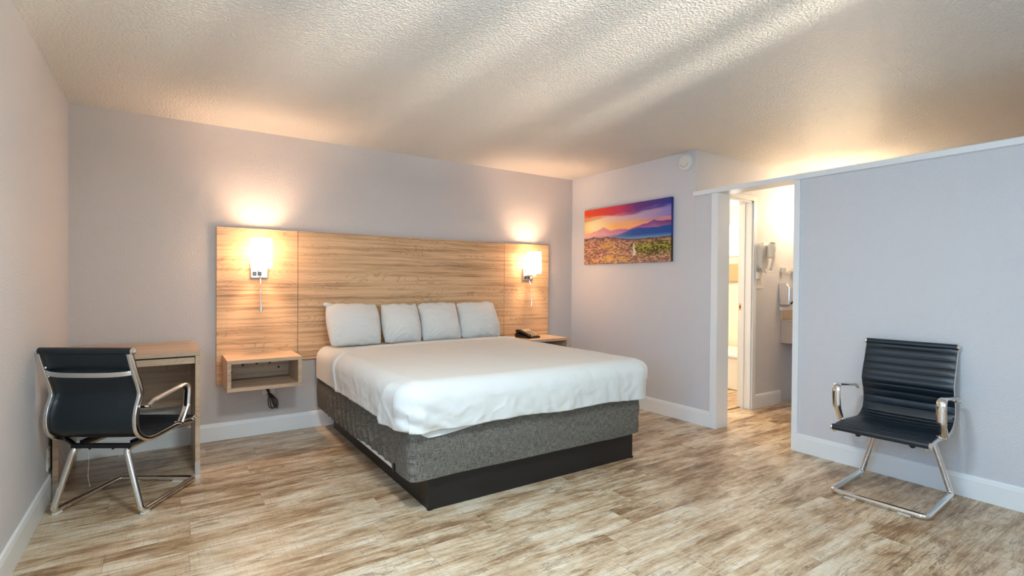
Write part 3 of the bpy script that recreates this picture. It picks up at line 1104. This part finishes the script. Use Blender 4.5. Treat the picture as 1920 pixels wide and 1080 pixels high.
def chair(loc, rz, label):
    t_ = thing('office_chair', label, 'chair', loc, rz, 'black ribbed office chairs with chrome sled bases')
    # local: +x forward, y left
    cur = catmull([(x, 0, z) for x, z in CHAIR_PROF], 16)
    # arc length and normals (towards the sitter)
    L_ = [0.0]
    for a_, b_ in zip(cur, cur[1:]):
        L_.append(L_[-1]+(b_-a_).length)

    def sling(i0, i1, name, ribs):
        bm_ = bmesh.new()
        rows = []
        hw_ = 0.232
        for i in range(i0, i1+1):
            tg = (cur[min(i+1, len(cur)-1)]-cur[max(i-1, 0)]).normalized()
            nm = Vector((tg.z, 0, -tg.x))*-1 if False else Vector((-tg.z, 0, tg.x))
            if nm.dot(Vector((0.6, 0, 0.8))) < 0:
                nm = -nm
            s_ = (L_[i]/ribs) % 1.0
            rib = 0.0075*(abs(math.sin(PI*s_))**0.45)
            row = []
            for k in range(13):
                y = hw_*math.sin((k/12-0.5)*PI*0.98)/math.sin(0.49*PI)
                sagk = 1-(y/hw_)**2
                wr = 0.0035*fbm(y*6, L_[i]*9, 4)*math.exp(-((L_[i]-0.56)/0.10)**2)*2
                p = cur[i]+Vector((0, y, 0))-nm*0.010*sagk*0.6
                eg = 1-abs(y/hw_)**10
                row.append((p+nm*(rib*(0.25+0.75*eg)+wr), p-nm*0.006))
            rows.append(row)
        T = [[bm_.verts.new(c[0]) for c in r] for r in rows]
        U = [[bm_.verts.new(c[1]) for c in r] for r in rows]
        for a_ in range(len(rows)-1):
            for k in range(12):
                bm_.faces.new((T[a_][k], T[a_+1][k], T[a_+1][k+1], T[a_][k+1]))
                bm_.faces.new((U[a_][k], U[a_][k+1], U[a_+1][k+1], U[a_+1][k]))
            bm_.faces.new((T[a_][0], U[a_][0], U[a_+1][0], T[a_+1][0]))
            bm_.faces.new((T[a_][12], T[a_+1][12], U[a_+1][12], U[a_][12]))
        for a_ in (0, len(rows)-1):
            for k in range(12):
                bm_.faces.new((T[a_][k], T[a_][k+1], U[a_][k+1], U[a_][k]))
        return obj(name, bm_, M_LEATHER, t_, smooth=80)
    mid = 16*5+6
    seat = sling(0, mid, 'seat', 0.030)
    back = sling(mid, len(cur)-1, 'backrest', 0.0475)
    # rolled leather ends
    bm_ = bmesh.new()
    cyl(bm_, (0.455, -0.230, 0.397), (0.455, 0.230, 0.397), 0.018, 20)
    obj('front_roll', bm_, M_LEATHER, seat, smooth=40)
    bm_ = bmesh.new()
    cyl(bm_, (-0.083, -0.230, 0.878), (-0.083, 0.230, 0.878), 0.018, 20)
    obj('top_roll', bm_, M_LEATHER, back, smooth=40)
    for s in (-1, 1):
        rail = [Vector((0.462, 0, 0.396))]+[c.copy() for c in cur[6::4]]
        if (rail[-1]-cur[-1]).length > 1e-4:
            rail.append(cur[-1].copy())
        rail = [p+Vector((0, s*0.224, 0)) for p in rail]
        bm_ = bmesh.new()
        # flat bar: 11 mm thick across, 26 mm in the plane of the curve
        sweep(bm_, rail, rrect(0.013, 0.030, 0.005, 3), upv=(0, 0.0, 0) if False else None) if False else None
        rings = []
        pr = rrect(0.020, 0.026, 0.005, 3)
        for i, p in enumerate(rail):
            tg = (rail[min(i+1, len(rail)-1)]-rail[max(i-1, 0)]).normalized()
            nm = Vector((-tg.z, 0, tg.x))
            rings.append([bm_.verts.new(p+Vector((0, a_, 0))+nm*(b_+0.017)) for a_, b_ in pr])
        for A_, C_ in zip(rings, rings[1:]):
            for k in range(len(pr)):
                k2 = (k+1) % len(pr)
                bm_.faces.new((A_[k], A_[k2], C_[k2], C_[k]))
        bm_.faces.new(rings[0])
        bm_.faces.new(rings[-1])
        rl = obj('side_rail', bm_, M_CHROME, t_, smooth=50)
        for ex, ez in ((-0.083, 0.878), (0.455, 0.396)):
            b2 = bmesh.new()
            lathe(b2, [(0, 0), (0.016, 0), (0.0175, 0.003), (0.0175, 0.012), (0.014, 0.014), (0.006, 0.014), (0.004, 0.011), (0, 0.011)], (ex, s*0.228, ez), (0, s, 0), 20)
            obj('end_cap', b2, M_CHROME, rl, smooth=40)
        for bz, bx in ((0.790, -0.055), (0.742, -0.038)):
            b2 = bmesh.new()
            lathe(b2, [(0, 0), (0.007, 0), (0.007, 0.006), (0.004, 0.009), (0, 0.009)], (bx-0.008, s*0.214, bz), (-1, 0, 0), 12)
            obj('bolt', b2, M_CHROME, rl, smooth=40)
        # armrest loop, outside the rail
        ya = s*0.254
        arm = fillet([(0.006, ya, 0.578), (0.05, ya, 0.598), (0.352, ya, 0.636), (0.338, ya, 0.50), (0.282, ya, 0.415)], [0.05, 0.045, 0.05], 9)
        bm_ = bmesh.new()
        ns = len(arm)
        rings = []
        for i, p in enumerate(arm):
            tg = (arm[min(i+1, ns-1)]-arm[max(i-1, 0)]).normalized()
            nm = Vector((-tg.z, 0, tg.x))
            f_ = i/(ns-1)
            wdt = 0.020+0.027*smooth01(f_/0.55)-0.005*smooth01((f_-0.86)/0.14)
            pr = circ(wdt/2, 14, 0.0105)
            rings.append([bm_.verts.new(p+Vector((0, a_, 0))+nm*b_) for a_, b_ in pr])
        for A_, C_ in zip(rings, rings[1:]):
            for k in range(14):
                k2 = (k+1) % 14
                bm_.faces.new((A_[k], A_[k2], C_[k2], C_[k]))
        bm_.faces.new(rings[0])
        bm_.faces.new(rings[-1])
        ar = obj('armrest', bm_, M_CHROME, t_, smooth=50)
        obj('mounting_pin', cyl(bmesh.new(), (-0.002, s*0.222, 0.575), (-0.002, s*0.266, 0.575), 0.0075, 14), M_CHROME, ar, smooth=40)
        obj('mounting_pin', cyl(bmesh.new(), (0.285, s*0.222, 0.412), (0.285, s*0.266, 0.412), 0.0085, 14), M_CHROME, ar, smooth=40)
    # brace across the back
    br = catmull([(-0.052, -0.222, 0.766), (-0.072, -0.19, 0.760), (-0.088, -0.12, 0.756), (-0.093, 0, 0.755), (-0.088, 0.12, 0.756), (-0.072, 0.19, 0.760), (-0.052, 0.222, 0.766)], 5)
    obj('back_brace', sweep(bmesh.new(), br, rrect(0.010, 0.026, 0.004, 3), upv=(0, 0, 1)), M_CHROME, t_, smooth=50)
    # sled base
    r_ = 0.0155
    pts = [(0.355, -0.132, 0.356), (0.012, -0.135, 0.350), (-0.008, -0.228, 0.024), (0.468, -0.228, 0.020), (0.468, 0.228, 0.020), (-0.008, 0.228, 0.024), (0.012, 0.135, 0.350), (0.355, 0.132, 0.356)]
    base = obj('sled_base', tube(fillet(pts, [0.035, 0.028, 0.03, 0.03, 0.028, 0.035], 8), r_, 14), M_CHROME, t_, smooth=50)
    for s in (-1, 1):
        b2 = bmesh.new()
        lathe(b2, [(0, 0.006), (0.010, 0.005), (0.0155, 0), (0.0155, -0.008), (0, -0.008)], (0.357, s*0.132, 0.356), (1, 0, 0), 16)
        obj('tube_plug', b2, M_BPLASTIC, base, smooth=40)
        obj('foot_pad', B((-0.004, 0.040, s*0.228-0.012, s*0.228+0.012, 0.0, 0.012)), M_PLASTIC, base, bevel=0.003)
        obj('glide', B((0.455, 0.478, s*0.13-0.03, s*0.13+0.03, 0.0, 0.005)), M_PLASTIC, base, bevel=0.001)
    # black underframe
    boxes('crossbar', M_BPLASTIC, t_, (0.008, 0.034, -0.150, 0.150, 0.350, 0.372), (0.27, 0.295, -0.217, 0.217, 0.374, 0.392), bevel=0.002)
    boxes('spacer', M_BPLASTIC, t_, (0.06, 0.30, -0.145, -0.120, 0.362, 0.378), (0.06, 0.30, 0.120, 0.145, 0.362, 0.378), bevel=0.002)
    for s in (-1, 1):
        bb = sweep(bmesh.new(), [(0.02, s*0.135, 0.362), (0.045, s*0.185, 0.380), (0.052, s*0.218, 0.392)], rrect(0.022, 0.014, 0.003, 2), upv=(0, 0, 1))
        obj('bracket', bb, M_BPLASTIC, t_, smooth=40)
    for y in (-0.06, 0.06):
        obj('screw', cyl(bmesh.new(), (0.02, y, 0.342), (0.02, y, 0.352), 0.006, 10), M_BPLASTIC, t_)
    return t_


c1 = chair((0.2565, -1.131, 0), 1.011, 'black office chair seen from behind, turned towards the corner desk')
obj('loose_thread', tube(catmull([(0.03, 0.075, 0.345), (0.03, 0.073, 0.27), (0.028, 0.076, 0.20), (0.030, 0.072, 0.165), (0.028, 0.066, 0.14)], 5), 0.0005, 5), M_PLASTIC, c1)
chair((4.3355, -3.3135, 0), -3.077, 'black office chair facing the bed with its back to the pale blue partition')


# ---------------------------------------------------------------- canvas picture
def paint(nu, nv):
    """landscape: sunset sky, purple ridge, blue ridge, flower meadow. u left-right, v 0 at the top"""
    rng = np.random.RandomState(5)

    def vn(u, v, s, sv=None, seed=0):
        sv = s if sv is None else sv
        r_ = np.random.RandomState(seed+11)
        g = r_.rand(96, 96)
        x, y = u*s, v*sv
        xi, yi = np.floor(x).astype(int), np.floor(y).astype(int)
        fx, fy = x-xi, y-yi
        fx, fy = fx*fx*(3-2*fx), fy*fy*(3-2*fy)
        G = lambda a_, b_: g[a_ % 96, b_ % 96]
        return (G(xi, yi)*(1-fx)+G(xi+1, yi)*fx)*(1-fy)+(G(xi, yi+1)*(1-fx)+G(xi+1, yi+1)*fx)*fy

    def fb(u, v, s, sv=None, seed=0, o_=4):
        sv = s if sv is None else sv
        a_, tot, out_ = 1.0, 0, 0
        for k in range(o_):
            out_ = out_+a_*vn(u, v, s*2**k, sv*2**k, seed+k*7)
            tot += a_
            a_ *= 0.55
        return out_/tot
    U, V = np.meshgrid((np.arange(nu)+0.5)/nu, (np.arange(nv)+0.5)/nv, indexing='ij')
    ss = lambda x: np.clip(x, 0, 1)**2*(3-2*np.clip(x, 0, 1))
    C = lambda r, g, b: np.array([r, g, b], float)
    mixc = lambda A_, B_, f_: A_*(1-f_[..., None])+B_*f_[..., None]
    full = lambda c: np.ones(U.shape+(3,))*c

    def keys(x, ks):
        xs = [k[0] for k in ks]
        return np.stack([np.interp(x, xs, [k[1][i] for k in ks]) for i in range(3)], -1)
    top = keys(U, [(0, C(236, 84, 40)), (0.25, C(226, 70, 62)), (0.45, C(206, 62, 96)), (0.65, C(110, 58, 132)), (1, C(52, 58, 142))])
    midc = keys(U, [(0, C(255, 214, 130)), (0.2, C(250, 214, 170)), (0.5, C(222, 184, 190)), (0.75, C(176, 158, 206)), (1, C(142, 132, 200))])
    lowc = keys(U, [(0, C(255, 208, 110)), (0.15, C(255, 232, 160)), (0.4, C(250, 190, 120)), (0.7, C(250, 176, 132)), (1, C(226, 140, 150))])
    cl = fb(U+V*0.8, V, 3.0, 11.0, 3)
    d = V+(cl-0.5)*0.22
    img = mixc(top, midc, ss((d-0.10)/0.10))
    img = mixc(img, lowc, ss((d-0.20)/0.14))
    streak = ss((fb(U+V*0.5, V, 2.2, 18, 21)-0.56)/0.12)*np.exp(-((V-0.22)/0.10)**2)
    img = mixc(img, keys(U, [(0, C(206, 96, 60)), (0.4, C(170, 100, 110)), (1, C(110, 90, 170))]), streak*0.6)
    sun = np.exp(-(((U-0.12)/0.13)**2+((V-0.32)/0.12)**2))
    img = mixc(img, full(C(255, 244, 190)), sun*0.9)
    ridge = lambda ks: np.interp(U, [k[0] for k in ks], [k[1] for k in ks])
    r1 = ridge([(0, .43), (.08, .42), (.16, .40), (.22, .365), (.25, .345), (.29, .375), (.34, .42), (.42, .405), (.5, .41), (.56, .425), (.62, .40), (.7, .37), (.76, .36), (.80, .335), (.83, .315), (.86, .335), (.9, .345), (.95, .345), (1, .355)])+(fb(U, U*0, 22, 1, 31)-.5)*.016
    m1 = ss((V-r1)/0.008)
    c1_ = keys(U, [(0, C(246, 190, 160)), (0.25, C(222, 150, 160)), (0.45, C(200, 124, 160)), (0.7, C(164, 84, 150)), (1, C(104, 62, 128))])
    c1_ = mixc(c1_, full(C(238, 190, 190)), ss((V-r1)/0.16)*0.45)
    img = mixc(img, c1_, m1)
    r2_ = ridge([(0, .50), (.15, .485), (.3, .50), (.42, .50), (.5, .475), (.58, .44), (.66, .42), (.75, .43), (.85, .44), (.93, .43), (1, .425)])+(fb(U, U*0, 16, 1, 41)-.5)*.014
    m2 = ss((V-r2_)/0.008)
    c2_ = keys(U, [(0, C(226, 178, 180)), (0.3, C(180, 160, 190)), (0.45, C(90, 120, 180)), (0.6, C(36, 84, 158)), (1, C(24, 78, 158))])
    c2_ = mixc(c2_, full(C(132, 172, 206)), ss((V-0.52)/0.08)*ss((U-0.25)/0.2)*0.75)
    img = mixc(img, c2_, m2)
    r3 = ridge([(0, .525), (.08, .525), (.13, .50), (.18, .525), (.23, .53), (.3, .515), (.35, .535), (.45, .57), (.6, .60), (.7, .60), (.85, .60), (1, .595)])+(fb(U, U*0, 40, 1, 51)-.5)*.014
    m3 = ss((V-r3)/0.006)
    q = (V-r3)
    k1 = rng.rand(nu, nv)
    sc_ = 60*(1.6-1.1*np.clip(q/0.4, 0, 1))
    bl = fb(U, V*0.8, 60, 84, 61)
    bl2 = fb(U+V*0.3, V, 12, 22, 71)
    mead = mixc(full(C(132, 98, 70)), full(C(206, 148, 130)), ss((bl-0.36)/0.26))
    mead = mixc(mead, full(C(232, 172, 166)), ss((bl-0.56)/0.14)*0.8)
    gold = ss((bl2-0.42)/0.2)*np.exp(-((U-0.36)/0.26)**2)*ss(q/0.22)
    mead = mixc(mead, full(C(224, 176, 78)), gold*0.75)
    green = ss((U-0.60+(bl2-.5)*.5)/0.08)*np.exp(-((V-0.76)/0.11)**2)
    gcol = mixc(full(C(58, 66, 22)), full(C(176, 170, 54)), ss((bl-0.40)/0.2))
    mead = mixc(mead, gcol, green*0.9)
    mead = mixc(mead, full(C(84, 50, 42)), np.exp(-(q/0.03)**2)*0.7)
    drk = ss((fb(U, V, 30, 44, 81)-0.60)/0.08)
    mead = mixc(mead, full(C(58, 46, 24)), drk*0.4)
    pth_ = 0.615+0.02*np.sin((V-0.62)*14)-0.02*ss((V-0.62)/0.1)+0.03*ss((V-0.74)/0.12)
    wp = 0.008+0.05*np.clip(V-0.66, 0, 0.2)
    pm = ss(1.4-np.abs(U-pth_)/wp)*ss((V-0.66)/0.02)*ss((0.90-V)/0.03)
    mead = mixc(mead, full(C(226, 220, 212)), pm*0.95)
    pm2 = ss(1-np.abs(V-0.665)/0.012)*ss((U-0.53)/0.02)*ss((0.60-U)/0.02)
    mead = mixc(mead, full(C(220, 210, 206)), pm2*0.8)
    spk = (vn(U, V, 92, 70, 91)-0.5)*26
    mead = mead+spk[..., None]
    img = mixc(img, mead, m3)
    img = np.clip(img, 0, 255)/255
    return np.where(img <= 0.04045, img/12.92, ((img+0.055)/1.055)**2.4)


def canvas():
    nu, nv = 560, 300
    y0, y1, z0, z1 = -0.248, -1.443, 1.452, 2.052
    x = W-0.032
    vv = np.zeros(((nu+1)*(nv+1), 3))
    Y, Z = np.meshgrid(np.linspace(y0, y1, nu+1), np.linspace(z1, z0, nv+1), indexing='ij')
    vv[:, 0] = 0
    vv[:, 1] = (Y+0.8455).ravel()
    vv[:, 2] = (Z-1.752).ravel()
    ii, jj = np.meshgrid(np.arange(nu), np.arange(nv), indexing='ij')
    a_ = (ii*(nv+1)+jj).ravel()
    faces = np.stack([a_, a_+1, a_+nv+2, a_+nv+1], 1)
    me = bpy.data.meshes.new('printed_front')
    me.from_pydata(vv.tolist(), [], faces.tolist())
    img = paint(nu, nv)
    ca = me.color_attributes.new('paint', 'FLOAT_COLOR', 'CORNER')
    col = np.ones((nu*nv, 4, 4))
    col[:, :, :3] = img.reshape(-1, 1, 3)
    ca.data.foreach_set('color', col.ravel())
    n_ = NT('canvas_print')
    at = n_.n('ShaderNodeAttribute', attribute_name='paint')
    n_.set(at.outputs['Color'], 0.45, 0, 0.3)
    me.materials.append(n_.m)
    t_ = thing('canvas_picture', 'unframed canvas print of a sunset mountain meadow on the far right wall', 'picture', (x, -0.8455, 1.752))
    o_ = bpy.data.objects.new('printed_front', me)
    COL.objects.link(o_)
    o_.parent = t_
    n_ = NT('canvas_edge')
    s_ = n_.sep(n_.coord('Object'))
    c_ = n_.ramp(n_.math('MULTIPLY_ADD', s_[2], 1/0.6, 0.5), [(0.0, srgb(70, 56, 30)), (0.36, srgb(70, 46, 40)), (0.42, srgb(24, 70, 140)), (0.58, srgb(60, 60, 130)), (1.0, srgb(40, 44, 110))])
    n_.set(c_, 0.6)
    obj('stretcher_edge', B((0.0008, 0.030, -0.5975, 0.5975, -0.2995, 0.2995)), n_.m, t_)
    return t_


canvas()

# ---------------------------------------------------------------- smoke alarm
t = thing('smoke_alarm', 'round white smoke alarm high on the wall above the canvas picture', 'smoke alarm', (W, -1.590, 2.343))
bm = bmesh.new()
lathe(bm, [(0, 0), (0.080, 0), (0.080, 0.014), (0, 0.014)], (0, 0, 0), (-1, 0, 0), 40)
obj('mounting_base', bm, M_PLASTIC, t, smooth=40)
bm = bmesh.new()
lathe(bm, [(0.0, 0.015), (0.070, 0.015), (0.076, 0.018), (0.076, 0.034), (0.070, 0.042), (0.055, 0.046), (0, 0.047)], (0, 0, 0), (-1, 0, 0), 40)
cov = obj('cover', bm, M_PLASTIC, t, smooth=40)
bm = bmesh.new()
for k in range(9):
    a_ = math.radians(200+k*17)
    y, z = 0.044*math.cos(a_), 0.044*math.sin(a_)
    obj('vent_slot', B((-0.0475, -0.045, y-0.004, y+0.004, z-0.0016, z+0.0016)), M_DARK, cov)
bm = bmesh.new()
cyl(bm, (-0.046, -0.022, -0.018), (-0.0485, -0.022, -0.018), 0.007, 16)
obj('test_button', bm, M_PLASTIC, cov)

# ---------------------------------------------------------------- behind the partition: hair dryer, switch, dispenser, vanity
t = thing('hair_dryer', 'cream wall mounted hair dryer with coiled cord beside the bathroom door', 'hair dryer', (5.53, YB, 1.53))
bm = bmesh.new()
prof = rrect(0.17, 0.26, 0.05, 6)
sweep(bm, [(0, -0.0, 0), (0, -0.03, 0), (0, -0.042, 0)], prof, scales=[1, 1, 0.86], upv=(0, 0, 1))
obj('wall_bracket', bm, M_PLASTIC, t, smooth=40)
bm = bmesh.new()
lathe(bm, [(0, 0), (0.036, 0.002), (0.044, 0.03), (0.040, 0.07), (0.030, 0.11), (0.026, 0.14), (0, 0.14)], (0.07, -0.085, 0.115), (-0.35, 0, -1), 22)
dr = obj('dryer_body', bm, M_PLASTIC, t, smooth=40)
bm = bmesh.new()
cyl(bm, (0.072, -0.085, 0.117), (0.075, -0.085, 0.124), 0.032, 20)
obj('air_grille', bm, M_STEEL, dr, smooth=40)
hd = [(0.075, -0.085, 0.06), (0.095, -0.085, 0.0), (0.075, -0.085, -0.07), (0.045, -0.08, -0.14)]
obj('handle', sweep(bmesh.new(), catmull(hd, 6), circ(0.019, 14, 0.014)), M_PLASTIC, t, smooth=40)
coil = []
for k in range(420):
    s_ = k/419
    a_ = s_*2*PI*26
    bx = -0.065-0.03*math.sin(PI*s_*1.0)+0.05*smooth01((s_-0.75)/0.25)
    bz = 0.13-0.30*s_
    coil.append((bx+0.014*math.cos(a_), -0.055+0.014*math.sin(a_), bz))
obj('coiled_cord', tube(coil, 0.0032, 6), M_PLASTIC, t, smooth=60)
obj('plug_block', B((-0.115, -0.065, -0.04, 0, -0.235, -0.165)), M_PLASTIC, t, bevel=0.006)
t = thing('light_switch', 'white double rocker light switch below the hair dryer', 'light switch', (5.505, YB, 1.272))
pl = obj('switch_plate', B((-0.075, 0.075, -0.006, 0, -0.068, 0.068)), M_PLASTIC, t, bevel=0.002)
obj('rocker', B((-0.04, -0.008, -0.010, -0.006, -0.035, 0.035)), M_PLASTIC, t, bevel=0.002)
obj('rocker', B((0.008, 0.04, -0.010, -0.006, -0.035, 0.035)), M_PLASTIC, t, bevel=0.002)
t = thing('tissue_dispenser', 'chrome tissue dispenser on the wall beside the vanity', 'dispenser', (5.985, YB, 1.14))
bm = bmesh.new()
prof = [(0.0, -0.105), (-0.10, -0.105), (-0.115, -0.06), (-0.115, 0.07), (-0.085, 0.112), (0.0, 0.12)]
a = [bm.verts.new((-0.115, y, z)) for y, z in prof]
b = [bm.verts.new((0.115, y, z)) for y, z in prof]
for i in range(6):
    bm.faces.new((a[i], a[(i+1) % 6], b[(i+1) % 6], b[i]))
bm.faces.new(a)
bm.faces.new(b[::-1])
obj('housing', bm, M_CHROME, t, bevel=0.006)
for x in (-0.02, 0.06):
    obj('opening', sweep(bmesh.new(), [(x, -0.117, -0.085), (x, -0.1185, -0.085)], circ(0.022, 20, 0.034), upv=(0, 0, 1)), M_DARK, t)
t = thing('towel_bar', 'short white towel bar with square posts above the tissue dispenser', 'towel bar', (6.02, YB, 1.395))
obj('post', B((-0.12, -0.075, -0.06, 0, -0.025, 0.025)), M_PLASTIC, t, bevel=0.005)
obj('post', B((0.09, 0.135, -0.06, 0, -0.025, 0.025)), M_PLASTIC, t, bevel=0.005)
obj('bar', B((-0.09, 0.11, -0.052, -0.03, -0.010, 0.012)), M_PLASTIC, t, bevel=0.003)
t = thing('vanity_counter', 'speckled stone look vanity counter with deep apron beyond the doorway', 'counter', (5.925, YB, 0))
obj('apron', B((0, 0.02, -1.6, 0, 0.63, 0.855)), M_COUNTER, t, bevel=0.002)
obj('counter_top', B((-0.008, 0.27, -1.62, 0, 0.855, 0.876)), M_COUNTER, t, bevel=0.003)
obj('side_splash', B((-0.005, 0.27, -0.018, 0, 0.876, 0.975)), simple('beige_splash', srgb(222, 196, 158), 0.3), t, bevel=0.002)
obj('splash_cap', B((-0.03, 0.27, -0.024, 0, 0.975, 1.01)), M_TRIM, t, bevel=0.002)
t = thing('vanity_light', 'white vanity light bar high on the far wall behind the partition', 'lamp', (X2, -2.15, 2.08))
obj('housing', B((-0.06, 0, -0.38, 0.38, -0.06, 0.06)), M_PLASTIC, t, bevel=0.004)
t = thing('fill_light_fixture', 'added round white housing for the unseen fill light near the camera', 'lamp', (1.1, -3.6, H))  # housing added around the fill lamp, out of view
bm = bmesh.new()
lathe(bm, [(0, 0), (0.18, 0), (0.18, 0.04), (0.16, 0.055), (0, 0.055)], (0, 0, 0), (0, 0, -1), 40)
obj('housing', bm, M_PLASTIC, t, smooth=40)
